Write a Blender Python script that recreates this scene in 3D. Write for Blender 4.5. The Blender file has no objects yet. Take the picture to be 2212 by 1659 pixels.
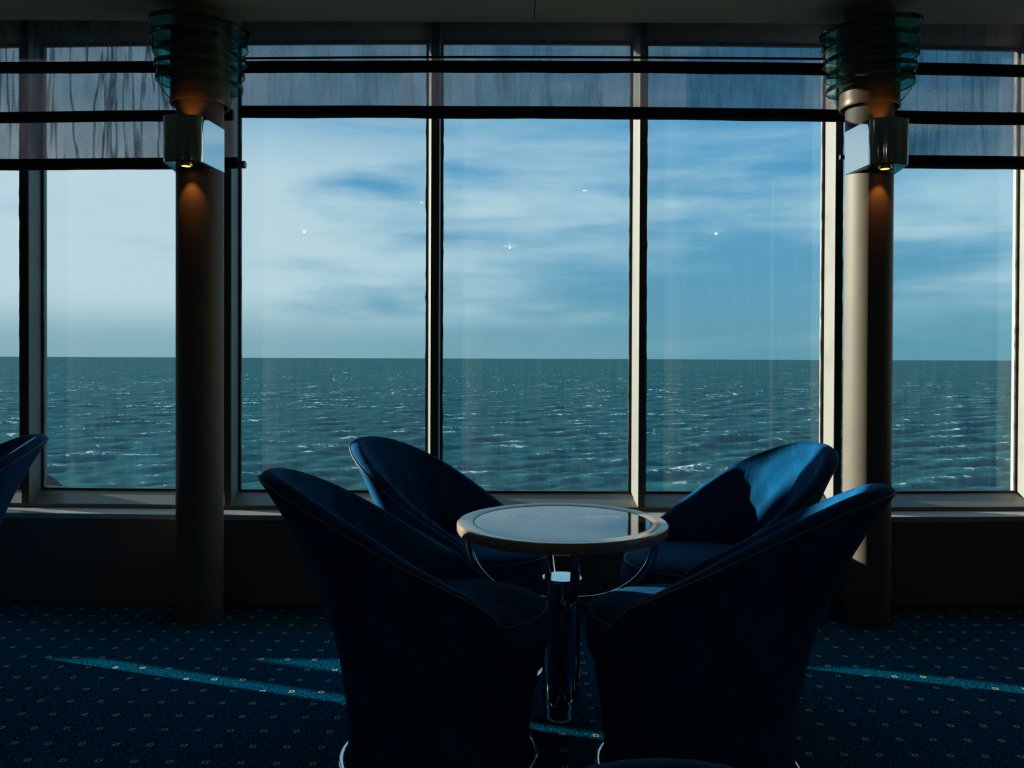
import bpy, bmesh, math, random
from mathutils import Vector, Matrix, noise as mnoise
random.seed(7)
C = bpy.context.scene
COL = C.collection
PI = math.pi
R = math.radians

# ------------------------------------------------------------------ camera
W_, H_ = 2212.0, 1659.0
F = 1820.0                      # focal length in pixels
CAMZ = 1.10
PITCH, ROLL = R(0.5), R(0.22)
cd = bpy.data.cameras.new('camera'); cam = bpy.data.objects.new('camera', cd); COL.objects.link(cam)
cd.sensor_fit = 'HORIZONTAL'; cd.sensor_width = 36.0; cd.lens = F / W_ * 36.0
SHIFT_PX = (829.5 - 773.0) - F * math.tan(PITCH)
cd.shift_y = -SHIFT_PX / W_
cd.clip_start = 0.05; cd.clip_end = 40000
M = Matrix.Rotation(PI / 2 - PITCH, 4, 'X') @ Matrix.Rotation(ROLL, 4, 'Z')
M.translation = (0, 0, CAMZ)
cam.matrix_world = M
C.camera = cam
RM = M.to_3x3()

def ray(px, py):
    v = Vector(((px - W_ / 2) / F, (-(py - H_ / 2) - SHIFT_PX) / F, -1.0))
    d = RM @ v
    return d / d.y
BEND = 0.011                    # the window wall bows out very gently
def P(px, py, Y):
    d = ray(px, py); return Vector((d.x * Y, Y, CAMZ + d.z * Y))
def PW(px, py, Y):
    """point on the gently bowed wall, in the wall's own unbowed coordinates"""
    d = ray(px, py); x = d.x * Y
    for _ in range(6): x = d.x * (Y + BEND * x * x)
    return Vector((x, Y, CAMZ + d.z * (Y + BEND * x * x)))
def XW(px, Y, py=700): return PW(px, py, Y).x
def ZW(py, Y, px=1106): return PW(px, py, Y).z

# ------------------------------------------------------------------ colour management
C.view_settings.view_transform = 'Standard'
C.view_settings.look = 'None'
C.view_settings.gamma = 1.0
C.view_settings.use_curve_mapping = False
C.view_settings.exposure = 0.0

# ------------------------------------------------------------------ node helpers
def newmat(name):
    m = bpy.data.materials.new(name); m.use_nodes = True
    nt = m.node_tree; nt.nodes.clear()
    out = nt.nodes.new('ShaderNodeOutputMaterial')
    return m, nt, out
class N:
    def __init__(s, nt): s.nt = nt
    def n(s, t, **k):
        x = s.nt.nodes.new(t)
        for a, b in k.items(): setattr(x, a, b)
        return x
    def l(s, a, b): s.nt.links.new(a, b)
    def put(s, sock, v):
        if v is None: return
        if isinstance(v, bpy.types.NodeSocket): s.l(v, sock)
        else: sock.default_value = v
    def m(s, op, a, b=None, c=None, clamp=False):
        x = s.n('ShaderNodeMath', operation=op); x.use_clamp = clamp
        s.put(x.inputs[0], a); s.put(x.inputs[1], b); s.put(x.inputs[2], c)
        return x.outputs[0]
    def mix(s, f, a, b):
        x = s.n('ShaderNodeMix', data_type='RGBA')
        s.put(x.inputs[0], f)
        for i, v in ((6, a), (7, b)):
            if isinstance(v, tuple) and len(v) == 3: v = v + (1,)
            s.put(x.inputs[i], v)
        return x.outputs[2]
    def rng(s, v, a, b, c=0.0, d=1.0, smooth=True):
        x = s.n('ShaderNodeMapRange'); x.interpolation_type = 'SMOOTHSTEP' if smooth else 'LINEAR'
        s.put(x.inputs[0], v)
        for i, q in enumerate((a, b, c, d)): x.inputs[i + 1].default_value = q
        return x.outputs[0]
    def noise(s, vec, scale, detail=4, rough=0.5, dist=0.0):
        x = s.n('ShaderNodeTexNoise'); s.put(x.inputs['Vector'], vec)
        x.inputs['Scale'].default_value = scale; x.inputs['Detail'].default_value = detail
        x.inputs['Roughness'].default_value = rough; x.inputs['Distortion'].default_value = dist
        return x.outputs[0]
    def mapping(s, vec, sc=(1, 1, 1), loc=(0, 0, 0), rot=(0, 0, 0)):
        x = s.n('ShaderNodeMapping'); s.put(x.inputs[0], vec)
        x.inputs['Scale'].default_value = sc; x.inputs['Location'].default_value = loc; x.inputs['Rotation'].default_value = rot
        return x.outputs[0]
    def sep(s, v):
        x = s.n('ShaderNodeSeparateXYZ'); s.put(x.inputs[0], v); return x.outputs
    def comb(s, a, b, c):
        x = s.n('ShaderNodeCombineXYZ')
        for i, v in enumerate((a, b, c)): s.put(x.inputs[i], v)
        return x.outputs[0]

# ------------------------------------------------------------------ world: late light, thin cloud over a blue sky
w = bpy.data.worlds.new('sky'); C.world = w; w.use_nodes = True
nt = w.node_tree; nt.nodes.clear(); g = N(nt)
wo = g.n('ShaderNodeOutputWorld'); bg = g.n('ShaderNodeBackground')
tc = g.n('ShaderNodeTexCoord')
dx, dy, dz = g.sep(tc.outputs['Generated'])[:3]
az = g.m('ARCTAN2', dx, dy)                                # 0 straight out of the window, + to the right
el = g.m('ARCTAN2', dz, g.m('SQRT', g.m('ADD', g.m('MULTIPLY', dx, dx), g.m('MULTIPLY', dy, dy))))
SKY_BLUE = (0.085, 0.350, 0.610); SKY_LOW = (0.140, 0.370, 0.500)
up = g.rng(el, 0.0, 0.24)
clear = g.mix(up, SKY_LOW, SKY_BLUE)
# long soft banks of cloud, stretched along the horizon
cv = g.comb(g.m('MULTIPLY', az, 1.25), g.m('MULTIPLY', el, 5.2), 3.1)
n1 = g.noise(cv, 2.1, 6, 0.55, 0.35)
cv2 = g.comb(g.m('MULTIPLY', az, 2.4), g.m('MULTIPLY', el, 15.0), 8.2)
n2 = g.noise(cv2, 1.3, 6, 0.5, 0.3)
left = g.rng(az, 0.42, -0.50)                              # cloudier towards the sun
midel = g.m('MULTIPLY', g.rng(el, 0.0, 0.06), g.rng(el, 0.29, 0.19, 0.35, 1.0))
cover = g.m('ADD', g.m('ADD', g.m('MULTIPLY', n1, 1.25), g.m('MULTIPLY', n2, 0.75)), g.m('MULTIPLY', left, 0.34))
cl = g.m('MULTIPLY', g.rng(cover, 0.89, 1.32), g.m('ADD', g.m('MULTIPLY', midel, 0.85), 0.12))
wisp = g.rng(n2, 0.50, 0.75)
CLOUD = g.mix(left, (0.40, 0.64, 0.76), (0.66, 0.80, 0.85))
c1 = g.mix(g.m('MULTIPLY', cl, 0.9), clear, CLOUD)
c2 = g.mix(g.m('MULTIPLY', wisp, 0.34), c1, (0.62, 0.76, 0.82))
# haze near the horizon, paler on the sun's side
hz = g.rng(el, 0.085, 0.0)
HAZE = g.mix(left, (0.110, 0.330, 0.440), (0.300, 0.480, 0.530))
c3 = g.mix(g.m('MULTIPLY', hz, 0.75), c2, HAZE)
below = g.rng(el, -0.02, -0.03)
c4 = g.mix(below, c3, (0.02, 0.07, 0.08))
g.l(c4, bg.inputs[0]); bg.inputs[1].default_value = 1.0
g.l(bg.outputs[0], wo.inputs[0])

# ------------------------------------------------------------------ sun
sd = bpy.data.lights.new('sun', 'SUN'); sd.energy = 17.0; sd.color = (1.0, 0.92, 0.78); sd.angle = R(0.6)
sun = bpy.data.objects.new('sun', sd); COL.objects.link(sun)
SUN_AZ, SUN_S = R(19), 0.54          # rays run nearly along the window wall; drop per metre into the room
tv = Vector((math.cos(SUN_AZ), -math.sin(SUN_AZ), -math.sin(SUN_AZ) * SUN_S)).normalized()
sun.rotation_euler = tv.to_track_quat('-Z', 'Y').to_euler()
sun.location = (-6, 9, 5)

# ------------------------------------------------------------------ materials
def principled(name, col, rough=0.5, metal=0.0, spec=0.5, sheen=0.0, sheen_col=None, bump=None, noise_col=None, **kw):
    m, nt, out = newmat(name); g = N(nt)
    p = g.n('ShaderNodeBsdfPrincipled')
    p.inputs['Base Color'].default_value = tuple(col) + (1,)
    p.inputs['Roughness'].default_value = rough; p.inputs['Metallic'].default_value = metal
    p.inputs['Specular IOR Level'].default_value = spec
    tcn = g.n('ShaderNodeTexCoord').outputs['Object']
    if sheen:
        p.inputs['Sheen Weight'].default_value = sheen; p.inputs['Sheen Roughness'].default_value = kw.get('sheen_rough', 0.4)
        if sheen_col: p.inputs['Sheen Tint'].default_value = tuple(sheen_col) + (1,)
    if noise_col:
        sc, c2, lo, hi = noise_col
        f = g.rng(g.noise(tcn, sc, 6, 0.6), lo, hi)
        g.l(g.mix(f, tuple(col), tuple(c2)), p.inputs['Base Color'])
    if bump:
        b = g.n('ShaderNodeBump'); b.inputs['Strength'].default_value = bump[1]; b.inputs['Distance'].default_value = bump[2]
        g.l(g.noise(tcn, bump[0], 6, 0.6), b.inputs['Height']); g.l(b.outputs[0], p.inputs['Normal'])
    g.l(p.outputs[0], out.inputs[0])
    return m
MAT = {}
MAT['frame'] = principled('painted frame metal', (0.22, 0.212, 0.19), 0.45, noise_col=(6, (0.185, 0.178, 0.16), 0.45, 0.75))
MAT['frame_shade'] = principled('backlit mullion face', (0.055, 0.05, 0.045), 0.4)  # dark version of the frame colour, painting in its backlit shade
MAT['gasket'] = principled('black rubber gasket', (0.006, 0.007, 0.008), 0.6)
MAT['sill'] = principled('cream sill laminate', (0.40, 0.41, 0.39), 0.32, noise_col=(5, (0.34, 0.345, 0.33), 0.4, 0.7))
MAT['panel'] = principled('brown wall panel', (0.13, 0.115, 0.10), 0.6, noise_col=(2, (0.11, 0.10, 0.09), 0.4, 0.7))
MAT['wall'] = principled('dim interior wall', (0.10, 0.09, 0.08), 0.7)
MAT['ceiling'] = principled('olive ceiling panel', (0.40, 0.40, 0.30), 0.6)
MAT['groove'] = principled('dark ceiling joint', (0.02, 0.02, 0.02), 0.8)
MAT['orange_glint'] = principled('copper trim strip', (0.42, 0.16, 0.06), 0.35, 0.7)
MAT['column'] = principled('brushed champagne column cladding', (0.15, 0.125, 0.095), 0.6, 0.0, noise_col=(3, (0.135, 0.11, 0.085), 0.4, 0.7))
MAT['chrome'] = principled('polished chrome', (0.80, 0.80, 0.80), 0.06, 1.0)
MAT['chrome_soft'] = principled('polished steel tube', (0.72, 0.72, 0.72), 0.10, 1.0)
MAT['wood'] = None
MAT['bar'] = principled('dark folded blind cloth', (0.012, 0.011, 0.013), 0.85, bump=(90, 0.4, 0.004))
MAT['rodcap'] = principled('grey rod cap', (0.10, 0.10, 0.11), 0.35, 0.6)
MAT['piping'] = principled('taupe piping cord', (0.17, 0.14, 0.145), 0.7)
MAT['housing'] = principled('bronze lamp housing', (0.20, 0.145, 0.10), 0.4, 0.3)

def mat_velvet():
    m, nt, out = newmat('midnight blue velour'); g = N(nt)
    p = g.n('ShaderNodeBsdfPrincipled')
    t = g.n('ShaderNodeTexCoord').outputs['Object']
    f = g.rng(g.noise(g.mapping(t, (1, 1, 0.35)), 14, 5, 0.6, 0.5), 0.35, 0.7)
    g.l(g.mix(f, (0.003, 0.062, 0.165), (0.004, 0.105, 0.260)), p.inputs['Base Color'])
    p.inputs['Roughness'].default_value = 0.75; p.inputs['Specular IOR Level'].default_value = 0.03
    p.inputs['Sheen Weight'].default_value = 0.05; p.inputs['Sheen Roughness'].default_value = 0.35
    p.inputs['Sheen Tint'].default_value = (0.10, 0.38, 0.75, 1)
    b = g.n('ShaderNodeBump'); b.inputs['Strength'].default_value = 0.25; b.inputs['Distance'].default_value = 0.01
    g.l(g.noise(g.mapping(t, (1, 1, 0.5)), 22, 4, 0.55, 0.8), b.inputs['Height']); g.l(b.outputs[0], p.inputs['Normal'])
    g.l(p.outputs[0], out.inputs[0]); return m
MAT['velvet'] = mat_velvet()

def mat_wood():
    m, nt, out = newmat('pale lacquered beech'); g = N(nt)
    p = g.n('ShaderNodeBsdfPrincipled')
    t = g.n('ShaderNodeTexCoord').outputs['Object']
    f = g.noise(g.mapping(t, (2, 22, 8)), 5, 5, 0.6, 0.3)
    g.l(g.mix(g.rng(f, 0.35, 0.65), (0.46, 0.33, 0.23), (0.36, 0.25, 0.165)), p.inputs['Base Color'])
    p.inputs['Roughness'].default_value = 0.28; p.inputs['Coat Weight'].default_value = 0.5; p.inputs['Coat Roughness'].default_value = 0.15
    g.l(p.outputs[0], out.inputs[0]); return m
MAT['wood'] = mat_wood()

def mat_tabletop():
    m, nt, out = newmat('dark etched table glass'); g = N(nt)
    p = g.n('ShaderNodeBsdfPrincipled')
    t = g.n('ShaderNodeTexCoord').outputs['Object']
    x, y, z = g.sep(t)[:3]
    veins = g.rng(g.m('ABSOLUTE', g.m('SUBTRACT', g.noise(g.mapping(t, (1, 1.5, 1)), 24, 3, 0.6, 0.8), 0.5)), 0.0, 0.012, 1.0, 0.0)
    msk = g.rng(g.noise(t, 9, 2), 0.50, 0.66)
    f = g.m('MULTIPLY', veins, g.m('ADD', g.m('MULTIPLY', msk, 0.30), 0.03))
    base = g.mix(g.rng(g.noise(t, 7, 4), 0.3, 0.7), (0.006, 0.022, 0.034), (0.012, 0.036, 0.050))
    g.l(g.mix(f, base, (0.30, 0.42, 0.46)), p.inputs['Base Color'])
    p.inputs['Roughness'].default_value = 0.045; p.inputs['IOR'].default_value = 1.9
    p.inputs['Specular IOR Level'].default_value = 0.6
    g.l(p.outputs[0], out.inputs[0]); return m
MAT['tableglass'] = mat_tabletop()

def mat_pane():
    m, nt, out = newmat('salt hazed window glass'); g = N(nt)
    tr = g.n('ShaderNodeBsdfTransparent'); tr.inputs[0].default_value = (0.93, 0.975, 0.98, 1)
    gl = g.n('ShaderNodeBsdfGlossy'); gl.inputs['Roughness'].default_value = 0.0; gl.inputs[0].default_value = (1, 1, 1, 1)
    ge = g.n('ShaderNodeNewGeometry'); vm = g.n('ShaderNodeVectorMath', operation='DOT_PRODUCT')
    g.l(ge.outputs['Incoming'], vm.inputs[0]); g.l(ge.outputs['Normal'], vm.inputs[1])
    c_ = g.m('ABSOLUTE', vm.outputs['Value'])
    fr = g.m('ADD', g.m('MULTIPLY', g.m('POWER', g.m('SUBTRACT', 1.0, c_), 5.0), 0.95), 0.03, clamp=True)
    mx = g.n('ShaderNodeMixShader'); g.l(fr, mx.inputs[0]); g.l(tr.outputs[0], mx.inputs[1]); g.l(gl.outputs[0], mx.inputs[2])
    t = g.n('ShaderNodeTexCoord').outputs['Object']
    x, y, z = g.sep(t)[:3]
    streak = g.rng(g.noise(g.mapping(t, (9, 1, 0.7)), 4, 5, 0.6), 0.38, 0.75)
    specks = g.rng(g.noise(t, 130, 2, 0.5), 0.74, 0.80)
    gx = g.n('ShaderNodeTexCoord').outputs['Generated']
    edge = g.rng(g.sep(gx)[0], 0.26, 0.0)
    dirt = g.m('ADD', g.m('ADD', g.m('MULTIPLY', streak, 0.005), g.m('MULTIPLY', edge, 0.018)), g.m('ADD', g.m('MULTIPLY', specks, 0.06), 0.003))
    tl = g.n('ShaderNodeBsdfTranslucent'); tl.inputs[0].default_value = (0.8, 0.84, 0.86, 1)
    mx2 = g.n('ShaderNodeMixShader'); g.l(dirt, mx2.inputs[0]); g.l(mx.outputs[0], mx2.inputs[1]); g.l(tl.outputs[0], mx2.inputs[2])
    g.l(mx2.outputs[0], out.inputs[0]); return m
MAT['pane'] = mat_pane()

def mat_sheer(name, fold):
    m, nt, out = newmat(name); g = N(nt)
    tr = g.n('ShaderNodeBsdfTransparent'); tr.inputs[0].default_value = (0.80, 0.82, 0.85, 1)
    df = g.n('ShaderNodeBsdfDiffuse'); df.inputs[0].default_value = (0.08, 0.08, 0.095, 1)
    tl = g.n('ShaderNodeBsdfTranslucent'); tl.inputs[0].default_value = (0.04, 0.04, 0.05, 1)
    a = g.n('ShaderNodeAddShader'); g.l(df.outputs[0], a.inputs[0]); g.l(tl.outputs[0], a.inputs[1])
    t = g.n('ShaderNodeTexCoord').outputs['Object']
    wv = g.noise(g.mapping(t, (700, 1, 160)), 1.0, 2, 0.6)
    wh = g.noise(g.mapping(t, (120, 1, 700)), 1.0, 2, 0.6)
    big = g.noise(g.mapping(t, (7, 1, 2.0)), 2.0, 4, 0.6, 0.6)
    f = g.m('ADD', g.m('ADD', g.m('MULTIPLY', g.m('ADD', wv, wh), 0.50), g.m('MULTIPLY', big, 0.35)), -0.04, clamp=True)
    rip = g.m('ABSOLUTE', g.m('SUBTRACT', g.noise(g.mapping(t, (9, 1, 0.7)), 1.5, 3, 0.55, 0.2), 0.5))
    f = g.m('ADD', f, g.m('MULTIPLY', g.rng(rip, 0.05, 0.0), fold), clamp=True)
    mx = g.n('ShaderNodeMixShader'); g.l(f, mx.inputs[0]); g.l(tr.outputs[0], mx.inputs[1]); g.l(a.outputs[0], mx.inputs[2])
    g.l(mx.outputs[0], out.inputs[0]); return m
MAT['sheer'] = mat_sheer('sheer grey blind cloth', 0.06)
MAT['sheer_creased'] = mat_sheer('creased sheer grey blind cloth', 0.28)
MAT['sheer_lightly'] = mat_sheer('lightly creased sheer blind cloth', 0.12)

def mat_greenglass(name='thick green glass', col=(0.30, 0.80, 0.74)):
    m, nt, out = newmat(name); g = N(nt)
    p = g.n('ShaderNodeBsdfPrincipled')
    p.inputs['Base Color'].default_value = col + (1,)
    p.inputs['Transmission Weight'].default_value = 1.0; p.inputs['Roughness'].default_value = 0.02; p.inputs['IOR'].default_value = 1.45
    g.l(p.outputs[0], out.inputs[0]); return m
MAT['green'] = mat_greenglass()
MAT['greenfin'] = mat_greenglass('pale green glass', (0.45, 0.86, 0.82))

def mat_emit(name, col, s):
    m, nt, out = newmat(name); g = N(nt)
    e = g.n('ShaderNodeEmission'); e.inputs[0].default_value = col + (1,); e.inputs[1].default_value = s
    g.l(e.outputs[0], out.inputs[0]); return m
MAT['bulb'] = mat_emit('halogen lamp face', (1.0, 0.42, 0.10), 3.0)
MAT['spotface'] = mat_emit('ceiling spot lamp face', (1.0, 0.72, 0.50), 25.0)

def mat_carpet():
    m, nt, out = newmat('navy carpet with cream squares'); g = N(nt)
    t = g.n('ShaderNodeTexCoord').outputs['Object']
    v = g.mapping(t, (1, 1, 1), (0, 0, 0), (0, 0, R(1.2)))
    x, y, z = g.sep(v)[:3]
    S = 0.0975
    fx = g.m('SUBTRACT', g.m('FRACT', g.m('DIVIDE', g.m('ADD', x, 20.034), S)), 0.5)
    fy = g.m('SUBTRACT', g.m('FRACT', g.m('DIVIDE', g.m('ADD', y, 20.021), S)), 0.5)
    jit = g.noise(t, 260, 1)
    d = g.m('ADD', g.m('MULTIPLY', g.m('MAXIMUM', g.m('ABSOLUTE', fx), g.m('ABSOLUTE', fy)), S), g.m('MULTIPLY', g.m('SUBTRACT', jit, 0.5), 0.003))
    ring = g.m('MULTIPLY', g.rng(d, 0.0032, 0.0042), g.rng(d, 0.0092, 0.0080))
    inner = g.rng(d, 0.0042, 0.0032)
    sp = g.noise(t, 130, 3, 0.75)
    sp2 = g.noise(t, 5, 3, 0.6)
    base = g.mix(g.rng(sp, 0.42, 0.58), (0.0008, 0.008, 0.015), (0.001, 0.235, 0.46))
    base = g.mix(g.m('MULTIPLY', sp2, 0.3), base, (0.002, 0.03, 0.05))
    c = g.mix(ring, base, (0.74, 0.66, 0.45))
    c = g.mix(inner, c, (0.01, 0.01, 0.02))
    p = g.n('ShaderNodeBsdfPrincipled'); g.l(c, p.inputs['Base Color'])
    p.inputs['Roughness'].default_value = 1.0; p.inputs['Specular IOR Level'].default_value = 0.0
    b = g.n('ShaderNodeBump'); b.inputs['Strength'].default_value = 1.0; b.inputs['Distance'].default_value = 0.016
    g.l(sp, b.inputs['Height']); g.l(b.outputs[0], p.inputs['Normal'])
    g.l(p.outputs[0], out.inputs[0]); return m
MAT['carpet'] = mat_carpet()

def mat_sea():
    m, nt, out = newmat('choppy sea water'); g = N(nt)
    t = g.n('ShaderNodeTexCoord').outputs['Object']
    x, y, z = g.sep(t)[:3]
    v = g.mapping(t, (1, 0.45, 0), (0, 0, 0), (0, 0, R(8)))
    chop = g.noise(v, 0.55, 6, 0.65, 0.4)
    big = g.noise(g.mapping(t, (1, 0.3, 0)), 0.012, 4, 0.6)
    tone = g.m('ADD', g.m('MULTIPLY', z, 0.30), g.m('ADD', g.m('MULTIPLY', chop, 0.45), g.m('ADD', g.m('MULTIPLY', g.noise(g.mapping(t, (1, 0.35, 0)), 2.2, 5, 0.75), 0.45), g.m('MULTIPLY', big, 0.30))))
    col = g.mix(g.rng(tone, 0.42, 1.02, smooth=False), (0.002, 0.036, 0.048), (0.021, 0.132, 0.138))
    # breaking crests: high water torn into strands, plus scattered flecks
    crest = g.rng(g.m('ADD', z, g.m('MULTIPLY', g.noise(g.mapping(v, (0.5, 1, 1)), 0.10, 3, 0.6), 1.3)), 0.92, 1.14)
    tear = g.rng(g.noise(g.mapping(v, (0.45, 1.1, 1)), 0.9, 5, 0.8, 1.2), 0.52, 0.62)
    fleck = g.rng(g.noise(g.mapping(v, (0.35, 1, 1)), 0.36, 6, 0.8, 0.6), 0.63, 0.69)
    far = g.rng(g.noise(g.mapping(t, (0.16, 0.016, 0)), 1.0, 7, 0.82, 0.5), 0.60, 0.66)
    far = g.m('MULTIPLY', far, g.rng(y, 200.0, 420.0))
    foam = g.m('MAXIMUM', g.m('MAXIMUM', g.m('MULTIPLY', crest, tear), g.m('MULTIPLY', fleck, 0.8)), g.m('MULTIPLY', far, 0.9))
    col2 = g.mix(g.m('MULTIPLY', foam, 0.85), col, (0.75, 0.85, 0.86))
    df = g.n('ShaderNodeBsdfDiffuse'); g.l(col2, df.inputs[0])
    gl = g.n('ShaderNodeBsdfGlossy'); gl.inputs['Roughness'].default_value = 0.28; gl.inputs[0].default_value = (0.6, 0.9, 0.95, 1)
    b = g.n('ShaderNodeBump'); b.inputs['Strength'].default_value = 0.8; b.inputs['Distance'].default_value = 0.8
    g.l(chop, b.inputs['Height']); g.l(b.outputs[0], gl.inputs['Normal'])
    mx = g.n('ShaderNodeMixShader'); mx.inputs[0].default_value = 0.07
    g.l(df.outputs[0], mx.inputs[1]); g.l(gl.outputs[0], mx.inputs[2])
    g.l(mx.outputs[0], out.inputs[0]); return m
MAT['sea'] = mat_sea()
MAT['film'] = principled('peeling clear film', (0.85, 0.88, 0.86), 0.5)

# ------------------------------------------------------------------ mesh helpers
def warp(v):
    q = min(abs(v[0]), 2.5); return (v[0], v[1] + BEND * q * q, v[2])
class MB:
    def __init__(s, bend=False): s.v = []; s.f = []; s.bend = bend
    def add(s, vs, fs):
        o = len(s.v); s.v += [tuple(v) for v in vs]; s.f += [tuple(i + o for i in f) for f in fs]; return s
    def box(s, x0, x1, y0, y1, z0, z1, nx=1, nz=1):
        return s.prism_x([(y0, z0), (y1, z0), (y1, z1), (y0, z1)], x0, x1, nx)
    def prism_x(s, prof, x0, x1, nx=1, fn=None):
        """a (y, z) profile run along x"""
        n = len(prof); vs = []; fs = []
        for i in range(nx + 1):
            x = x0 + (x1 - x0) * i / nx
            for k, (y, z) in enumerate(prof):
                p = (x, y, z)
                if fn: p = fn(p, k, i)
                vs.append(p)
        for i in range(nx):
            for k in range(n):
                a = i * n + k; b = i * n + (k + 1) % n
                fs.append((a, b, b + n, a + n))
        fs.append(tuple(range(n - 1, -1, -1))); fs.append(tuple(nx * n + k for k in range(n)))
        return s.add(vs, fs)
    def prism_z(s, outline, z0, z1, nz=1, fn=None):
        n = len(outline); vs = []; fs = []
        for i in range(nz + 1):
            z = z0 + (z1 - z0) * i / nz
            for k, (x, y) in enumerate(outline):
                p = (x, y, z)
                if fn: p = fn(p, k, i)
                vs.append(p)
        for i in range(nz):
            for k in range(n):
                a = i * n + k; b = i * n + (k + 1) % n
                fs.append((a, b, b + n, a + n))
        fs.append(tuple(range(n - 1, -1, -1))); fs.append(tuple(nz * n + k for k in range(n)))
        return s.add(vs, fs)
    def lathe(s, prof, cx=0, cy=0, seg=64, close=False):
        """(r, z) profile spun round the vertical axis"""
        vs = []; fs = []; n = len(prof)
        for i in range(seg):
            a = 2 * PI * i / seg
            for r, z in prof: vs.append((cx + r * math.cos(a), cy + r * math.sin(a), z))
        for i in range(seg):
            j = (i + 1) % seg
            for k in range(n if close else n - 1):
                k2 = (k + 1) % n
                fs.append((i * n + k, j * n + k, j * n + k2, i * n + k2))
        return s.add(vs, fs)
    def tube(s, pts, r, seg=14, cap=True, closed=False):
        pts = [Vector(p) for p in pts]; n = len(pts); vs = []; fs = []
        nrm = None
        for i, p in enumerate(pts):
            if closed: t = (pts[(i + 1) % n] - pts[i - 1]).normalized()
            else: t = (pts[min(i + 1, n - 1)] - pts[max(i - 1, 0)]).normalized()
            if nrm is None:
                nrm = t.orthogonal().normalized()
            nrm = (nrm - t * nrm.dot(t)).normalized()
            b = t.cross(nrm)
            rr = r[i] if isinstance(r, (list, tuple)) else r
            for k in range(seg):
                a = 2 * PI * k / seg
                vs.append(p + (nrm * math.cos(a) + b * math.sin(a)) * rr)
        for i in range(n if closed else n - 1):
            j = (i + 1) % n
            for k in range(seg):
                k2 = (k + 1) % seg
                fs.append((i * seg + k, i * seg + k2, j * seg + k2, j * seg + k))
        if cap and not closed:
            fs.append(tuple(range(seg - 1, -1, -1))); fs.append(tuple((n - 1) * seg + k for k in range(seg)))
        return s.add(vs, fs)
    def build(s, name, mat, parent=None, smooth=False, bevel=0.0, auto=None, loc=None):
        me = bpy.data.meshes.new(name)
        vs = [warp(v) for v in s.v] if s.bend else s.v
        if loc is not None: vs = [(v[0] - loc[0], v[1] - loc[1], v[2] - loc[2]) for v in vs]
        me.from_pydata([tuple(v) for v in vs], [], s.f); me.update()
        bm = bmesh.new(); bm.from_mesh(me)
        bmesh.ops.remove_doubles(bm, verts=bm.verts, dist=1e-6)
        bmesh.ops.recalc_face_normals(bm, faces=bm.faces)
        if bevel:
            es = [e for e in bm.edges if len(e.link_faces) == 2 and e.calc_face_angle(0) > R(40)]
            bmesh.ops.bevel(bm, geom=es, offset=bevel, segments=2, affect='EDGES', profile=0.5)
        bm.to_mesh(me); bm.free()
        me.materials.append(mat)
        if smooth:
            me.polygons.foreach_set('use_smooth', [True] * len(me.polygons))
            try: me.set_sharp_from_angle(angle=R(auto or 40))
            except Exception: pass
        o = bpy.data.objects.new(name, me); COL.objects.link(o)
        if loc is not None: o.location = loc
        if parent is not None: o.parent = parent
        return o
def tag(o, label=None, cat=None, group=None, kind=None):
    if label: o['label'] = label
    if cat: o['category'] = cat
    if group: o['group'] = group
    if kind: o['kind'] = kind
    return o
def struct(o, label=None, cat=None): return tag(o, label, cat, kind='structure')
def empty(name, loc=(0, 0, 0), rz=0.0):
    o = bpy.data.objects.new(name, None); COL.objects.link(o); o.location = loc; o.rotation_euler = (0, 0, rz); return o

# ------------------------------------------------------------------ main dimensions (metres, camera at x=0 y=0)
YG, YF, YB, YP = 4.00, 3.86, 3.78, 3.72     # glass, mullion front, blinds, wall panel
XL_ROOM, XR_ROOM, YBACK = -6.4, 5.6, -4.0
ZCEIL = 2.555; YCE = 3.665; ZREC = 2.80
ZSILL = P(1106, 1116, YP).z
ZBOT = ZW(1063, YG); ZTOP = ZW(91, YG)      # bottom and top of the glass
ZRAIL = ZSILL + 0.018
COLY = 3.55; COLR = 0.0956
CXL = P(432, 800, COLY).x; CXR = P(1874, 800, COLY).x
# mullions: front face left/right px, back left/right px
MU = [(47, 63, 50, 92), (485, 500, 489, 517), (930, 948, 925, 952), (1380, 1395, 1363, 1391), (1802, 1817, 1777, 1812)]
mull = []
for fl, fr_, bl, br in MU:
    mull.append([XW(fl, YF), XW(fr_, YF), XW(bl, YG), XW(br, YG)])
x5 = XW(2196, YG)
mull.append([x5 + .002, x5 + 0.042, x5, x5 + 0.044])
PITCHX = 0.93
m0 = list(mull[0])
for off in (-.78, -1.74, -2.68):  # unseen left mullions, spaced to shape where the sun comes in
    mull.insert(0, [q + off for q in m0])
for k in range(2):
    a = mull[-1]; mull.append([q + PITCHX for q in a])

# ------------------------------------------------------------------ room shell
o = MB().box(XL_ROOM, XR_ROOM, YBACK, 4.45, -0.08, 0.0).build('floor', MAT['carpet']); struct(o)
mb = MB(); mb.box(XL_ROOM, XR_ROOM, YBACK, YCE, ZCEIL, ZCEIL + 0.08, 1)
mb.box(XL_ROOM, XR_ROOM, YCE - 0.02, YCE, ZCEIL + .08, ZREC, 1)
o = mb.build('ceiling', MAT['ceiling']); struct(o)
o = MB().box(XL_ROOM, XR_ROOM, YCE - 0.02, 4.45, ZREC, ZREC + 0.05).build('ceiling_recess', MAT['wall']); struct(o)
o.name = 'ceiling.001'
xs = P(1157, 10, 3.4).x
o = MB().box(xs - 0.0015, xs + 0.0015, YBACK + .1, YCE - .02, ZCEIL - 0.0012, ZCEIL).build('trim_1', MAT['groove']); struct(o)
o = MB().box(XL_ROOM - .1, XL_ROOM, YBACK, 4.45, -.08, ZREC).build('wall_left', MAT['wall']); struct(o)
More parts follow.
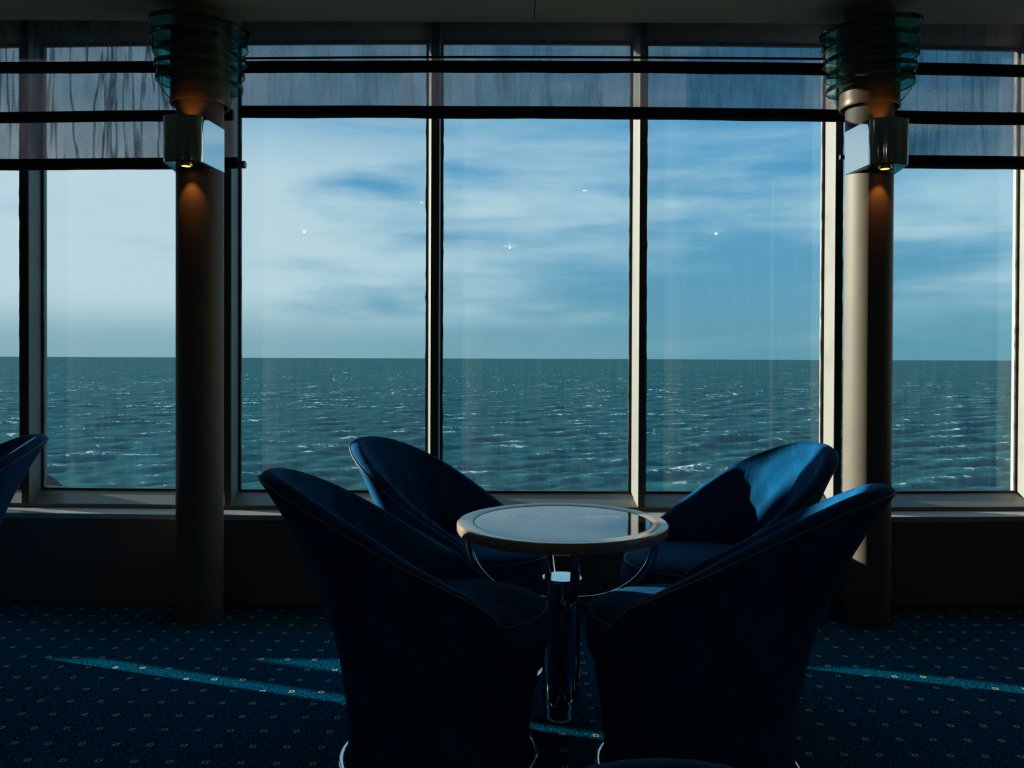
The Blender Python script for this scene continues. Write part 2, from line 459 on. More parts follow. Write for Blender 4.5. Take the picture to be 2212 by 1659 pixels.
o = MB().box(XR_ROOM, XR_ROOM + .1, YBACK, 4.45, -.08, ZREC).build('wall_right', MAT['wall']); struct(o)
o = MB().box(XL_ROOM, XR_ROOM, YBACK - .1, YBACK, -.08, ZREC).build('wall_back', MAT['wall']); struct(o)
# window wall: panel under the sill, solid ends, strip above the heads
mb = MB(True)
mb.box(XL_ROOM, XR_ROOM, YP, YP + 0.30, 0.0, ZSILL - 0.025, 40)
mb.box(XL_ROOM, mull[0][0], YF, YF + .18, ZSILL, ZREC, 6)
mb.box(mull[-1][1], XR_ROOM, YF, YF + .18, ZSILL, ZREC, 6)
o = mb.build('wall_front', MAT['panel']); struct(o)
o = MB(True).box(XL_ROOM, XR_ROOM, YP - 0.004, YP + 0.33, ZSILL - 0.025, ZSILL, 60).build('trim_2', MAT['sill'], bevel=0.004); struct(o)
# thin strip where panel meets carpet, coppery to paint in the orange reflection
o = MB(True).box(XL_ROOM, XR_ROOM, YP - 0.006, YP, 0.0, 0.006, 60).build('baseboard_front', MAT['orange_glint']); struct(o)

# unseen slab added high outside the windows to block the upper sky
o = MB().box(XL_ROOM, XR_ROOM, 4.46, 5.4, 4.25, 4.45).build('sky_blocker', MAT['wall']); struct(o)
# mullions
rng = random.Random(3)
for i, (fl, fr_, bl, br) in enumerate(mull):
    mb = MB(True); mb.prism_z([(fl, YF), (fr_, YF), (br, YG), (br, YG + .04), (bl, YG + .04), (bl, YG)], ZRAIL - .018, ZREC)
    o = mb.build('trim_%d' % (i + 3), MAT['frame'], bevel=0.0015); struct(o)
    o = MB(True).box(fl + .001, fr_ - .001, YF - .004, YF - .0003, ZRAIL, ZREC - .01, 1).build('trim_%d' % (i + 30), MAT['frame_shade']); struct(o)  # thin dark strip standing for shade on the mullion front

# windows: sloping bottom rail and head, gasket, pane
ZH = ZTOP + (2.66 - ZTOP)
for i in range(len(mull) - 1):
    a, b = mull[i], mull[i + 1]
    xa, xb = a[3], b[2]
    fa, fb = a[1], b[0]
    n = 6
    mb = MB(True)
    def rail(zf, zg, z_out):
        vs = []; fs = []
        for k in range(n + 1):
            t = k / n
            vs += [(fa + (fb - fa) * t, YF, zf), (xa + (xb - xa) * t, YG - .004, zg), (xa + (xb - xa) * t, YG + .04, zg), (xa + (xb - xa) * t, YG + .04, z_out), (fa + (fb - fa) * t, YF, z_out)]
        for k in range(n):
            for q in range(5):
                p, r_ = k * 5 + q, k * 5 + (q + 1) % 5
                fs.append((p, r_, r_ + 5, p + 5))
        fs += [(0, 1, 2, 3, 4), tuple(n * 5 + q for q in range(5))]
        mb.add(vs, fs)
    rail(ZRAIL, ZBOT, ZSILL)
    rail(2.655, ZTOP, ZREC)
    wobj = mb.build('window_%d' % (i + 1), MAT['frame']); struct(wobj)
    # gasket with a slightly ragged sealant edge
    gk = MB(True); gw = 0.011
    def ragged(x0, x1, side):
        m_ = 60
        vs = []; fs = []
        for k in range(m_ + 1):
            z = ZBOT + (ZTOP - ZBOT) * k / m_
            j = rng.uniform(-.0012, .0022) if rng.random() < .6 else 0
            inner = (x1 + j) if side < 0 else (x0 - j)
            outer = x0 if side < 0 else x1
            vs += [(outer, YG - .014, z), (inner, YG - .014, z), (inner, YG - .003, z), (outer, YG - .003, z)]
        for k in range(m_):
            for q in range(4):
                p, r_ = k * 4 + q, k * 4 + (q + 1) % 4
                fs.append((p, r_, r_ + 4, p + 4))
        gk.add(vs, fs + [(0, 1, 2, 3), tuple(m_ * 4 + q for q in range(4))])
    ragged(xa, xa + gw, -1); ragged(xb - gw, xb, 1)
    gk.box(xa + gw, xb - gw, YG - .014, YG - .003, ZBOT, ZBOT + .007, 6); gk.box(xa + gw, xb - gw, YG - .014, YG - .003, ZTOP - gw, ZTOP, 6)
    gk.build('gasket', MAT['gasket'], wobj)
    pn = MB(True); pn.box(xa, xb, YG - .002, YG + .004, ZBOT, ZTOP, 1)
    pn.build('glass_pane', MAT['pane'], wobj)

# ------------------------------------------------------------------ sea
import numpy as np
def make_sea():
    nr, nc = 640, 760
    ys = np.concatenate([np.exp(np.linspace(math.log(60), math.log(3500), nr - 12)), np.linspace(4200, 15500, 12)])
    us = np.linspace(-1.25, 1.25, nc)
    Y, U = np.meshgrid(ys, us, indexing='ij'); X = U * Y
    Z = np.zeros_like(X); rg = np.random.RandomState(11)
    for k in range(70):
        lam = 2.2 * (17.0 / 2.2) ** rg.rand() ** 1.2; th = R(100) + rg.normal(0, 0.45)
        kk = 2 * PI / lam; a = 0.0062 * lam ** 0.9
        res = 0.006 * Y                                   # leave out waves the mesh cannot carry far away
        fade = np.clip((lam / (3.0 * res)) - 0.5, 0, 1)
        s_ = np.sin(kk * (X * math.cos(th) + Y * math.sin(th)) + rg.rand() * 6.28)
        Z += a * fade * (s_ + 0.25 * s_ * np.abs(s_))
    me = bpy.data.meshes.new('sea')
    co = np.stack([X, Y, Z], -1).reshape(-1, 3).astype(np.float32)
    idx = np.arange(nr * nc).reshape(nr, nc)
    q = np.stack([idx[:-1, :-1], idx[:-1, 1:], idx[1:, 1:], idx[1:, :-1]], -1).reshape(-1, 4).astype(np.int32)
    me.vertices.add(len(co)); me.vertices.foreach_set('co', co.ravel())
    me.loops.add(q.size); me.loops.foreach_set('vertex_index', q.ravel())
    me.polygons.add(len(q)); me.polygons.foreach_set('loop_start', np.arange(0, q.size, 4, dtype=np.int32))
    me.polygons.foreach_set('use_smooth', np.ones(len(q), dtype=bool))
    me.update(calc_edges=True); me.validate()
    me.materials.append(MAT['sea'])
    o = bpy.data.objects.new('sea', me); COL.objects.link(o); return o
sea = make_sea()
sea.location = (0, 0, CAMZ - 16.0)
tag(sea, 'teal open sea with small whitecaps reaching to the horizon beyond the windows', 'sea', kind='stuff')

# ------------------------------------------------------------------ columns
def make_column(cx, label):
    root = empty('column', (cx, COLY, 0)); tag(root, label, 'column', 'round columns before the windows')
    prof = [(0.0, 0.0), (COLR - .002, 0.0), (COLR, .004), (COLR, ZCEIL - .004), (0, ZCEIL - .001)]
    MB().lathe(prof, seg=96).build('cladding', MAT['column'], root, smooth=True)
    MB().lathe([(COLR, ZCEIL - .022), (COLR + .004, ZCEIL - .020), (COLR + .004, ZCEIL - .002), (COLR, ZCEIL - .001)], seg=96).build('top_ring', MAT['column'], root, smooth=True)
    return root
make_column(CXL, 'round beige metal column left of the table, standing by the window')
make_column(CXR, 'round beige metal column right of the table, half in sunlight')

# ------------------------------------------------------------------ glass tier lamps on the columns
def make_tier(cx, mirror, label):
    root = empty('tiered_glass_lamp', (cx, COLY, 0)); tag(root, label, 'lamp', 'tiered glass lamps on the columns')
    zs = [2.466, 2.408, 2.350, 2.292, 2.234]
    A, B = 0.206, 0.150; off = Vector((0.012, -0.030)); ang = R(40)
    def outer(th, sc):
        # distance from the column axis to the ellipse edge in direction th
        d = Vector((math.cos(th), math.sin(th)))
        best = 0.0
        ca, sa = math.cos(ang), math.sin(ang)
        def q(r):
            p = d * r - off
            u = p.x * ca + p.y * sa; v = -p.x * sa + p.y * ca
            return (u / (A * sc)) ** 2 + (v / (B * sc)) ** 2
        lo, hi = 0.0, 0.5
        for _ in range(30):
            m_ = (lo + hi) / 2
            if q(m_) > 1: hi = m_
            else: lo = m_
        return max(lo, COLR + .012)
    seg = 96
    for k, z in enumerate(zs):
        sc = 1.0 - 0.035 * k
        vs = []; fs = []
        for i in range(seg):
            th = 2 * PI * i / seg; ro = outer(th, sc)
            for r_, zz in ((COLR + .001, z - .0105), (ro - .002, z - .0105), (ro, z - .0085), (ro, z + .0085), (ro - .002, z + .0105), (COLR + .001, z + .0105)):
                vs.append((mirror * r_ * math.cos(th), r_ * math.sin(th), zz))
        for i in range(seg):
            j = (i + 1) % seg
            for q_ in range(6):
                fs.append((i * 6 + q_, j * 6 + q_, j * 6 + (q_ + 1) % 6, i * 6 + (q_ + 1) % 6))
        MB().add(vs, fs).build('glass_ring', MAT['green'], root, smooth=True, auto=30)
    # upright glass fins that carry the rings
    for sgn in (1, -1):
        th = ang if sgn > 0 else ang + PI
        prof = []
        r0 = COLR + .004
        ro = [outer(th, 1 - .035 * k) - .006 for k in range(5)]
        prof = [(r0, 2.150), (r0 + .018, 2.156), (r0 + (ro[4] - r0) * .55, 2.176), (ro[4] - .012, 2.205)] + [(ro[4 - k] - .004, zs[4 - k]) for k in range(5)] + [(ro[0] - .004, 2.468), (r0, 2.468)]
        d = Vector((math.cos(th), math.sin(th))); nrm = Vector((-d.y, d.x)) * .005
        vs = []
        for s_ in (-1, 1):
            for r_, z in prof: vs.append((mirror * (d.x * r_ + nrm.x * s_), d.y * r_ + nrm.y * s_, z))
        n = len(prof)
        fs = [tuple(range(n)), tuple(range(2 * n - 1, n - 1, -1))] + [(k, (k + 1) % n, n + (k + 1) % n, n + k) for k in range(n)]
        MB().add(vs, fs).build('glass_fin', MAT['greenfin'], root)
    hr = 0.119
    MB().lathe([(COLR + .001, 2.185), (hr - .012, 2.185), (hr - .008, 2.152), (hr, 2.150), (hr + .003, 2.156), (hr, 2.18), (hr, 2.47), (COLR + .001, 2.472)], seg=72).build('housing', MAT['housing'], root, smooth=True)
    return root
make_tier(CXL, 1, 'lamp of five stacked green glass rings on the left column')
make_tier(CXR, -1, 'lamp of five stacked green glass rings on the right column')

# ------------------------------------------------------------------ chrome sconces
def make_sconce(cx, label):
    root = empty('chrome_sconce', (cx, COLY, 0)); tag(root, label, 'wall lamp', 'chrome sconces on the columns')
    zb, zt = 1.876, 2.056
    hw0, hw1, yn, rc = COLR + .003, 0.080, -0.214, 0.040
    pts = [(-hw0, 0.01)]
    # left side, rounded corner, nose (slightly bowed), rounded corner, right side
    for k in range(9):
        a = PI + (PI / 2) * k / 8
        pts.append((-hw1 + rc + rc * math.cos(a), yn + rc + rc * math.sin(a)))
    for k in range(1, 8):
        t = k / 8; x = (-hw1 + rc) + (2 * hw1 - 2 * rc) * t
        pts.append((x, yn - .012 * math.sin(PI * t)))
    for k in range(9):
        a = 1.5 * PI + (PI / 2) * k / 8
        pts.append((hw1 - rc + rc * math.cos(a), yn + rc + rc * math.sin(a)))
    pts.append((hw0, 0.01))
    th = .004
    n = len(pts); inner = []
    for i, p in enumerate(pts):
        a = Vector(pts[max(i - 1, 0)]); b = Vector(pts[min(i + 1, n - 1)]); t = (b - a).normalized(); nn = Vector((-t.y, t.x))
        q = Vector(p) + nn * th
        inner.append((q.x, q.y))
    MB().prism_z(pts + inner[::-1], zb, zt).build('chrome_band', MAT['chrome'], root, smooth=True, auto=35)
    # glass floor of the sconce, cut round the column
    poly = [(x * .97, max(y, yn + .006) if y < -.1 else y) for x, y in inner]
    poly[0] = (-hw0 + .006, -.005); poly[-1] = (hw0 - .006, -.005)
    arc = []
    for k in range(13):
        a = R(-3) - (PI - R(6)) * k / 12
        arc.append(((COLR + .0015) * math.cos(a), (COLR + .0015) * math.sin(a)))
    vs = []; fs = []
    m_ = 24
    for i in range(m_ + 1):          # strips between the band and the column
        t = i / m_
        ii = t * (n - 1); k = min(int(ii), n - 2); fr2 = ii - k
        po = Vector(inner[k]).lerp(Vector(inner[k + 1]), fr2)
        a = PI + R(2) + (PI - R(4)) * t
        pi_ = Vector(((COLR + .0015) * math.cos(a), (COLR + .0015) * math.sin(a)))
        if po.y > -.002: po.y = -.002
        if po.length < COLR + .003: po = po.normalized() * (COLR + .0035)
        for z in (zb - .004, zb + .002):
            vs.append((pi_.x, pi_.y, z)); vs.append((po.x, po.y, z))
    for i in range(m_):
        o_ = i * 4; q_ = o_ + 4
        fs += [(o_, o_ + 1, q_ + 1, q_), (o_ + 2, o_ + 3, q_ + 3, q_ + 2), (o_ + 1, o_ + 3, q_ + 3, q_ + 1), (o_, o_ + 2, q_ + 2, q_)]
    fs += [(0, 1, 3, 2), (m_ * 4, m_ * 4 + 1, m_ * 4 + 3, m_ * 4 + 2)]
    MB().add(vs, fs).build('glass_base', MAT['green'], root)
    ly = -0.152
    bz = MB().lathe([(.018, zb - .010), (.026, zb - .010), (.027, zb - .004), (.018, zb - .004)], 0, ly, 32, close=True).build('lamp_bezel', MAT['chrome'], root, smooth=True)
    MB().lathe([(0, zb - .0085), (.0178, zb - .0085), (.0178, zb - .0045), (0, zb - .0045)], 0, ly, 32).build('lamp_face', MAT['bulb'], bz)
    def spot(name, z, down, power):
        l = bpy.data.lights.new(name, 'SPOT'); l.energy = power; l.color = (1.0, 0.33, 0.06); l.spot_size = R(62); l.spot_blend = 0.35; l.shadow_soft_size = .012
        ob = bpy.data.objects.new(name, l); COL.objects.link(ob); ob.parent = root
        ob.location = (0, ly - .0, z)
        d = Vector((0, 0.30, -1 if down else 1)); ob.rotation_euler = d.to_track_quat('-Z', 'Y').to_euler()
    spot('downlight', zb - .014, True, 1.1)
    spot('uplight', zt - .03, False, 0.45)
    return root
make_sconce(CXL, 'chrome box sconce with lit orange spot on the left column')
make_sconce(CXR, 'chrome box sconce with lit orange spot on the right column')

# ------------------------------------------------------------------ blinds
def bar_mesh(x0, x1, zc0, zc1, h, seed, depth=.028, nx=60, amp=.0035):
    """a folded-up pleat of blind cloth round a rod; its edges wander a little"""
    n = 12; mb = MB(True); vs = []; fs = []
    for i in range(nx + 1):
        t = i / nx; x = x0 + (x1 - x0) * t; zc = zc0 + (zc1 - zc0) * t
        wob = mnoise.noise(Vector((x * 2.3, seed, 0))) * amp; wob2 = mnoise.noise(Vector((x * 7, seed + 5, 0))) * amp * .5
        for k in range(n):
            a = 2 * PI * k / n
            cz = math.copysign(abs(math.sin(a)) ** .7, math.sin(a)); cy = math.copysign(abs(math.cos(a)) ** .7, math.cos(a))
            dz = cz * h / 2 + (wob * .5 if cz > 0 else wob + wob2)
            vs.append((x, YB - .012 + cy * depth / 2, zc + dz))
    for i in range(nx):
        for k in range(n):
            k2 = (k + 1) % n
            fs.append((i * n + k, i * n + k2, (i + 1) * n + k2, (i + 1) * n + k))
    fs += [tuple(range(n - 1, -1, -1)), tuple(nx * n + k for k in range(n))]
    return mb.add(vs, fs)
def cloth_mesh(x0, x1, zb0, zb1, zt0, zt1, seed, amp=.004, diag=False):
    nx, nz = int((x1 - x0) * 60), 14
    mb = MB(True); vs = []; fs = []
    for i in range(nx + 1):
        t = i / nx; x = x0 + (x1 - x0) * t
        for j in range(nz + 1):
            s_ = j / nz; z = (zb0 + (zb1 - zb0) * t) * (1 - s_) + (zt0 + (zt1 - zt0) * t) * s_
            y = YB + .006 + amp * mnoise.noise(Vector((x * 7 + z * (3 if diag else .6), z * 1.2, seed))) + amp * .5 * mnoise.noise(Vector((x * 19, z * 3, seed)))
            vs.append((x, y, z))
    for i in range(nx):
        for j in range(nz):
            a = i * (nz + 1) + j; fs.append((a, a + nz + 1, a + nz + 2, a + 1))
    return mb.add(vs, fs)
def zy(py, px): return PW(px, py, YB - .018).z
def make_blind(name_label, x0, x1, pxa, pxb, bars, mid_rod=None, ends=None, amp=.004, seed=1, clothx=None):
    """bars: list of (y_top_a, y_bot_a, y_top_b, y_bot_b) in pixels at the two reference columns pxa, pxb"""
    root = empty('roman_blind', ((x0 + x1) / 2, YB, 0)); root['label'] = name_label; root['category'] = 'blind'; root['group'] = 'sheer grey roman blinds'
    inv = Vector(root.location)
    XA, XB = XW(pxa, YB), XW(pxb, YB)
    def z_at(ya, yb, x):
        za, zb_ = zy(ya, pxa), zy(yb, pxb); return za + (zb_ - za) * (x - XA) / (XB - XA)
    cx0, cx1 = clothx or (x0, x1)
    prev = None
    tops = []
    for k, (ta, ba, tb, bb) in enumerate(bars):
        zc0 = (z_at(ta, tb, x0) + z_at(ba, bb, x0)) / 2; zc1 = (z_at(ta, tb, x1) + z_at(ba, bb, x1)) / 2
        h = ((z_at(ta, tb, x0) - z_at(ba, bb, x0)) + (z_at(ta, tb, x1) - z_at(ba, bb, x1))) / 2
        last = (k == len(bars) - 1)
        bx0, bx1 = (ends if (last and ends) else (x0, x1))
        if ends and last:
            zc1 = zc0 + (zc1 - zc0) * (bx1 - x0) / (x1 - x0)
        o = bar_mesh(bx0, bx1, zc0, zc1, h, seed * 10 + k).build('fold_bar', MAT['bar'], root, smooth=True, auto=60, loc=inv); o.location = (0, 0, 0)
        tops.append((zc0, zc1, h))
    levels = [(ZREC - .02, ZREC - .02, 0)] + tops
    for k in range(len(tops)):
        t_, b_ = levels[k], levels[k + 1]
        o = cloth_mesh(cx0, cx1, b_[0], b_[1], t_[0], t_[1], seed * 3 + k, amp, diag=(seed == 2)).build('sheer_panel', MAT[{1: 'sheer_creased', 2: 'sheer', 3: 'sheer_lightly'}[seed]], root, smooth=True, auto=80, loc=inv); o.location = (0, 0, 0)
    o = MB(True).box(x0, x1, YB - .02, YB + .02, ZREC - .035, ZREC - .002, 30).build('headrail', MAT['rodcap'], root, loc=inv); o.location = (0, 0, 0)
    return root, tops, inv
xl_end = XW(505, YB, 300); xl_bar = XW(517, YB, 350)
bl, tl_, inv = make_blind('long sheer blind of the left bay, lowered to its third bar', mull[0][0] + .05, xl_end, 0, 350,
    [(133, 159, 130, 157), (239, 268, 232, 266), (343, 368, 340, 365)], ends=(mull[0][0] + .05, xl_bar), amp=.010, seed=1)
def rodcap(root, inv, x0, x1, py, pxr, r):
    z = PW(pxr, py, YB).z; y = YB - .012 + BEND * x0 * x0
    o = MB().tube([(x0 - inv[0], y - inv[1], z), (x1 - inv[0], y - inv[1], z)], r, 24).build('rod_end', MAT['rodcap'], root, smooth=True, auto=50)
    return o
rodcap(bl, inv, xl_bar - .005, XW(532, YB, 357), 357, 525, .0165)
bc, tc_, inv = make_blind('sheer blind across the three middle windows, raised to its second bar', XW(522, YB, 200), XW(1828, YB, 200), 560, 1770,
    [(131, 157, 135, 162), (228, 254, 234, 263)], amp=.004, seed=2)
zr = (PW(560, 128, YB).z + PW(1770, 129, YB).z) / 2
o = bar_mesh(XW(522, YB, 200), XW(1828, YB, 200), PW(522, 128, YB).z, PW(1828, 130, YB).z, .010, 44, .008, 40, .0006).build('thin_rod', MAT['bar'], bc, smooth=True, auto=60, loc=inv); o.location = (0, 0, 0)
br_, tr_, inv = make_blind('long sheer blind of the right bay, lowered to its third bar', XW(1836, YB, 300), mull[-1][0] - .05, 1960, 2212,
    [(134, 161, 139, 166), (237, 267, 242, 271), (336, 361, 338, 365)], amp=.006, seed=3)
rodcap(br_, inv, XW(1812, YB, 341), XW(1834, YB, 341), 341, 1815, .011)

# ------------------------------------------------------------------ peeling film in the corner of the left window
a = PW(100, 1048, YG - .02); b = PW(100, 1024, YG - .02); c = PW(136, 1050, YG - .02); d = PW(118, 1033, YG - .05)
def w3(v, dy=0): q = warp((v.x, v.y + dy, v.z)); return q
o = MB().add([w3(a), w3(b), w3(c), w3(d), w3(a, .002), w3(b, .002), w3(c, .002), w3(d, .002)],
    [(0, 1, 3), (0, 3, 2), (4, 5, 7), (4, 7, 6), (0, 1, 5, 4), (1, 3, 7, 5), (3, 2, 6, 7), (2, 0, 4, 6)]).build('film_scrap', MAT['film'])
tag(o, 'small peeling corner of clear film at the bottom of the left window', 'window film')

# ------------------------------------------------------------------ table
TX, TY, TZ = P(1214, 1125, 2.59).x, 2.59, P(1214, 1125, 2.59).z
TR = 0.3235
tb = empty('round_table', (TX, TY, 0)); tag(tb, 'round wood-rimmed cocktail table with blue glass top on a chrome pedestal', 'table')
prof = [(.2735, TZ - .006), (.2740, TZ - .001), (.276, TZ), (TR - .005, TZ), (TR - .001, TZ - .003), (TR, TZ - .008), (TR - .0005, TZ - .024), (TR - .004, TZ - .031), (TR - .012, TZ - .034), (.27, TZ - .034), (.2735, TZ - .03)]
MB().lathe(prof, seg=128, close=True).build('wooden_rim', MAT['wood'], tb, smooth=True, auto=28)
gtop = MB().lathe([(0, TZ - .0015), (.2705, TZ - .0015), (.2715, TZ - .003), (.2715, TZ - .030), (0, TZ - .030)], seg=128).build('glass_top', MAT['tableglass'], tb, smooth=True)
MB().lathe([(.2716, TZ - .004), (.2716, TZ - .0012), (.2735, TZ - .0012), (.2735, TZ - .004)], seg=128, close=True).build('black_seal', MAT['gasket'], gtop)
# white squiggles etched under the glass
sq = MB()
rs = random.Random(5)
for (u0, v0, n_, s_) in [(-.165, .10, 7, 1), (-.02, .105, 5, 1), (.045, .115, 9, 1), (.08, .085, 7, 1), (-.13, .075, 5, 1), (.12, .10, 4, 1)]:
    for q_ in range(n_):
        x0 = u0 + q_ * .0155 * s_; pts = []
        for k in range(9):
            t = k / 8; pts.append((x0 + .008 * math.sin(t * 2 * PI + q_) + .006 * t, v0 + (t - .5) * .042 * s_ + .010 * math.sin(q_ * 1.7), TZ - .0014))
        vs = []
        for k, p in enumerate(pts):          # flat ribbons lying in the glass surface
            a = Vector(pts[max(k - 1, 0)][:2]); b = Vector(pts[min(k + 1, 8)][:2]); t_ = (b - a).normalized(); nn = Vector((-t_.y, t_.x)) * .0008
            vs += [(p[0] + nn.x, p[1] + nn.y, TZ - .0013), (p[0] - nn.x, p[1] - nn.y, TZ - .0013)]
        sq.add(vs, [(2 * k, 2 * k + 2, 2 * k + 3, 2 * k + 1) for k in range(8)])
MAT['etch'] = principled('white etching', (0.92, 0.97, 0.98), 0.045, spec=0.6)
MAT['etch'].node_tree.nodes['Principled BSDF'].inputs['IOR'].default_value = 1.9
tmp = sq.build('pattern', MAT['etch'], None)      # the etching belongs to the glass: one mesh with it
bm = bmesh.new(); bm.from_mesh(gtop.data); n0 = len(bm.faces); bm.from_mesh(tmp.data); bm.faces.ensure_lookup_table()
for f_ in list(bm.faces)[n0:]: f_.material_index = 1
bm.to_mesh(gtop.data); bm.free(); gtop.data.materials.append(MAT['etch'])
bpy.data.objects.remove(tmp)
ZD = 0.425
MB().lathe([(0, ZD - .006), (.060, ZD - .006), (.062, ZD - .003), (.062, ZD), (.060, ZD + .002), (0, ZD + .002)], seg=72).build('cap_disc', MAT['chrome'], tb, smooth=True, auto=30)
MB().lathe([(0, ZD - .006), (.050, ZD - .006), (.0505, .40), (.054, .37), (.0575, .345), (.0585, .30), (.0585, .03), (.062, .012), (.064, 0), (0, 0)], seg=96).build('pedestal', MAT['chrome'], tb, smooth=True, auto=50)
for k, a0 in enumerate((R(1), R(90 + 6), R(180 - 1), R(270 + 4))):
    ca, sa = math.cos(a0), math.sin(a0)
    pts = [(.287 * ca, .287 * sa, TZ - .0345), (.287 * ca, .287 * sa, TZ - .055)]
    for i in range(19):
        t = (PI / 2) * i / 18
        r_ = .062 + .225 * math.cos(t); z = .353 + (TZ - .065 - .353) * (1 - math.sin(t))
        pts.append((r_ * ca, r_ * sa, z))
    pts.append((.055 * ca, .055 * sa, .353))
    MB().tube(pts, .0135, 18).build('curved_arm', MAT['chrome_soft'], tb, smooth=True, auto=60)

# ------------------------------------------------------------------ tub chairs
RIM = [(0, .262, .27), (30, .266, .285), (46, .272, .345), (57, .276, .416), (72, .268, .487), (90, .264, .535), (110, .290, .590), (128, .328, .650), (149, .402, .728), (164, .455, .774), (173, .480, .788), (180, .486, .791)]
def rim(phi):
    p = abs(phi)
    for k in range(len(RIM) - 1):
        if RIM[k][0] <= p <= RIM[k + 1][0]:
            i0, i1, i2, i3 = max(k - 1, 0), k, k + 1, min(k + 2, len(RIM) - 1)
            t = (p - RIM[i1][0]) / (RIM[i2][0] - RIM[i1][0])
            def cr(c):
                x1, x2 = RIM[i1][0], RIM[i2][0]
                x0 = RIM[i0][0] if i0 != i1 else -RIM[1][0]
                x3 = RIM[i3][0] if i3 != i2 else 360 - RIM[-2][0]
                y0 = RIM[i0][c] if i0 != i1 else RIM[1][c]
                y3 = RIM[i3][c] if i3 != i2 else RIM[-2][c]
                y1, y2 = RIM[i1][c], RIM[i2][c]
                m1 = (y2 - y0) / (x2 - x0) * (x2 - x1); m2 = (y3 - y1) / (x3 - x1) * (x2 - x1)
                return (2 * t**3 - 3 * t**2 + 1) * y1 + (t**3 - 2 * t**2 + t) * m1 + (-2 * t**3 + 3 * t**2) * y2 + (t**3 - t**2) * m2
            return cr(1), cr(2)
    return RIM[-1][1], RIM[-1][2]
def shell_profile(phi):
    """outer skirt, rolled rim, inner face: list of (r, z) and the piping point"""
    Rr, Zr = rim(phi)
    rb = .238 + .018 * (1 - math.cos(R(phi))) / 2
    zb = .040
    pts = []
    for i in range(16):
        t = i / 15; gg = t ** 2.15
        z = zb + (Zr - .012 - zb) * t
        fold = .0022 * math.sin(R(phi) * 9 + 1.3) * (1 - t) ** 1.2
        pts.append((rb + (Rr - rb) * gg + fold, z))
    pip = (Rr + .001, Zr - .006)
    back = (1 - math.cos(R(phi))) / 2           # 1 at the back
    th = .030 + .024 * back ** 1.5
    # rolled top, leaning in
    for i in range(1, 8):
        a = PI * i / 8
        pts.append((Rr - th / 2 + th / 2 * math.cos(a), Zr - .010 + (.012 + .008 * back) * math.sin(a)))
    ri0, zi0 = Rr - th, Zr - .012
    zi1 = min(.375, Zr - .05); ri1 = min(.232, ri0)
    for i in range(1, 15):
        t = i / 14
        # the inner back curves down and in towards the seat
        r_ = ri1 + (ri0 - ri1) * (1 - t) ** 1.25 - .016 * math.sin(PI * t) * back
        z = zi0 + (zi1 - zi0) * t
        if abs(phi) > 95:
            wr = .0075 * math.sin(R(phi) * 14 + 4 * t) * math.sin(PI * t) * (abs(phi) - 95) / 85
            wr += .016 * mnoise.noise(Vector((phi / 9.0, t * 3.0, 2.2))) * math.sin(PI * t)
        else: wr = 0
        pts.append((r_ + wr, z))
    return pts, pip
def make_chair():
    root = empty('tub_chair')
    seg = 120
    vs = []; fs = []; pipe = []; n = None
    for i in range(seg):
        phi = -180 + 360 * i / seg
        pts, pip = shell_profile(phi)
        n = len(pts)
        ca, sa = math.cos(R(phi)), math.sin(R(phi))
        for r_, z in pts: vs.append((r_ * ca, r_ * sa, z))
        if abs(phi) > 48: pipe.append((pip[0] * ca, pip[0] * sa, pip[1]))
    for i in range(seg):
        j = (i + 1) % seg
        for k in range(n - 1): fs.append((i * n + k, j * n + k, j * n + k + 1, i * n + k + 1))
    o = MB().add(vs, fs).build('upholstered_shell', MAT['velvet'], root, smooth=True, auto=80)
    # piping from one arm round the top of the back to the other
    k0 = next(i for i in range(seg) if abs(-180 + 360 * i / seg) <= 48)
    first = pipe[:k0]; rest = pipe[k0:]
    tag(MB().tube(rest + first, .0028, 8).build('rim_piping', MAT['piping'], root, smooth=True, auto=70), 'taupe piping cord along the rim')
    # seat cushion, bulging over the front
    cx = .030
    def rc(phi): return .238 + .016 * max(0, math.cos(R(phi)))
    vs = []; fs = []; pc = []
    for i in range(96):
        phi = 360 * i / 96; q = rc(phi); ca, sa = math.cos(R(phi)), math.sin(R(phi))
        pr = [(0, .452), (q * .3, .4515), (q * .6, .449), (q * .82, .443), (q * .94, .433), (q * .985, .422), (q * 1.005, .408), (q * 1.03, .385), (q * 1.04, .355), (q * 1.02, .325), (q * .97, .300), (q * .90, .285), (0, .285)]
        for r_, z in pr: vs.append((cx + r_ * ca, r_ * sa, z))
        pc.append((cx + q * .992 * ca, q * .992 * sa, .4215))
    n = 13
    for i in range(96):
        j = (i + 1) % 96
        for k in range(n - 1): fs.append((i * n + k, j * n + k, j * n + k + 1, i * n + k + 1))
    s = MB().add(vs, fs).build('seat_cushion', MAT['velvet'], root, smooth=True, auto=80)
    tag(MB().tube(pc, .003, 8, closed=True).build('seat_piping', MAT['piping'], s, smooth=True, auto=70), 'taupe piping cord round the cushion')
    # chrome ring foot with a short stem plate
    MB().tube([(-.01 + .262 * math.cos(2 * PI * i / 72), .262 * math.sin(2 * PI * i / 72), .0135) for i in range(72)], .0125, 14, closed=True).build('chrome_foot_ring', MAT['chrome_soft'], root, smooth=True, auto=70)
    MB().lathe([(0, .0), (.225, .0), (.232, .006), (.234, .052), (0, .052)], -.008, 0, 64).build('base_plate', MAT['gasket'], root, smooth=True)
    return root
proto = make_chair()
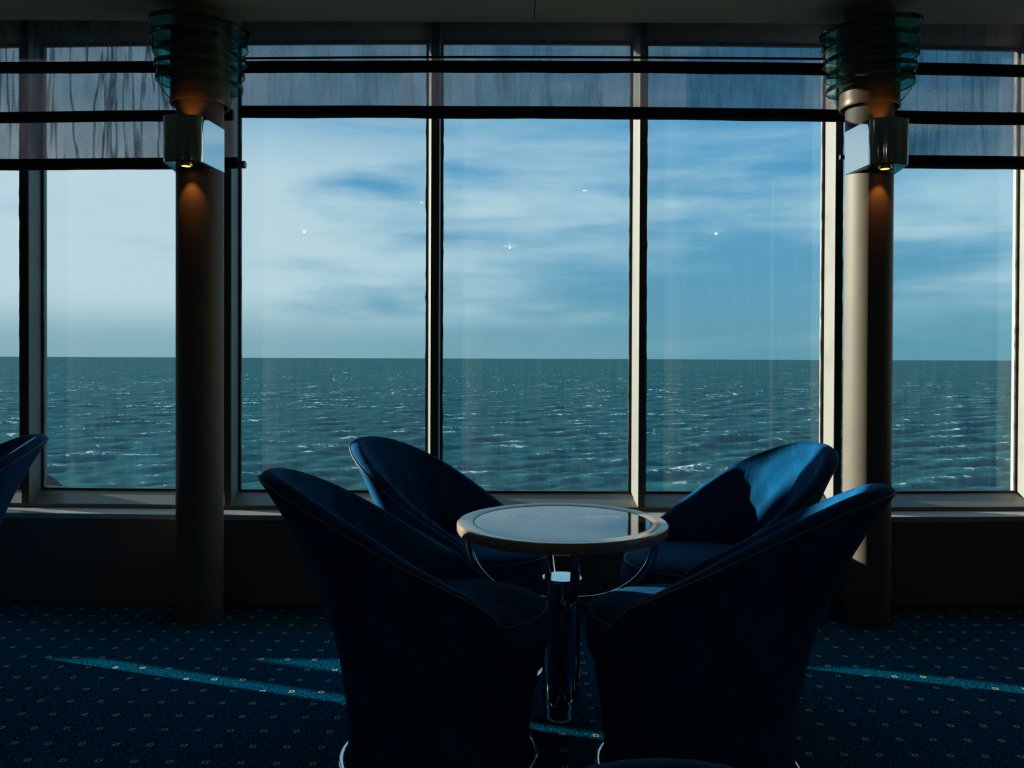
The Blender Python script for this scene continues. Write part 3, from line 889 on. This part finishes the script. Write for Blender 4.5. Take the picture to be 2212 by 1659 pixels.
def copy_tree(o, parent=None):
    c = o.copy(); COL.objects.link(c)
    if parent is not None: c.parent = parent; c.matrix_parent_inverse = o.matrix_parent_inverse.copy()
    for ch in list(o.children): copy_tree(ch, c)
    return c
CH = [
    (-0.186, 2.30, 8, 'blue velvet tub chair at near left of the table, seen side-on'),
    (0.488, 2.235, 180 - 31, 'blue velvet tub chair at near right of the table, back turned to view'),
    (-0.135, 2.99, -24, 'blue velvet tub chair by the window, left behind the table'),
    (0.662, 2.85, 180 + 20, 'blue velvet tub chair in front of the right column, sunlit inner back'),
    (-2.175, 2.95, 180 + 38, 'blue velvet tub chair cut off by the left edge of the photo'),
    (0.112, 0.162, -90, 'blue velvet tub chair in the foreground, only its top edge showing'),
]
for i, (x, y, a, lab) in enumerate(CH):
    o = proto if i == 0 else copy_tree(proto)
    o.location = (x, y, 0); o.rotation_euler = (0, 0, R(a))
    tag(o, lab, 'chair', 'blue velvet tub chairs')

# ------------------------------------------------------------------ small ceiling spots behind the viewer (they mirror in the panes)
for k, (x, y) in enumerate(((-.36, 2.44), (.64, .69), (-1.0, .1))):
    root = empty('ceiling_spot', (x, y, ZCEIL)); tag(root, ['warm recessed ceiling spot above the table, mirrored in the pane', 'warm recessed ceiling spot behind the table, right of the middle', 'warm recessed ceiling spot behind the table, left of the middle'][k], 'ceiling light', 'recessed ceiling spots')
    MB().lathe([(.020, -.001), (.036, -.001), (.038, -.004), (.036, -.006), (.022, -.004)], seg=32, close=True).build('trim_ring', MAT['chrome'], root, smooth=True)
    MB().lathe([(0, -.003), (.0195, -.003), (.0195, -.001), (0, -.001)], seg=32).build('lamp_face', MAT['spotface'], root)
# unseen fill lights added behind the viewer to lift the dark room
for x, y in ((-2.6, -1.6), (2.6, -1.6), (0.0, -3.0)):
    l = bpy.data.lights.new('fill_light', 'POINT'); l.shadow_soft_size = 0.008; l.energy = 3.5; l.color = (1.0, 0.90, 0.76)
    ob = bpy.data.objects.new('fill_light', l); COL.objects.link(ob); ob.location = (x, y, ZCEIL - .02)
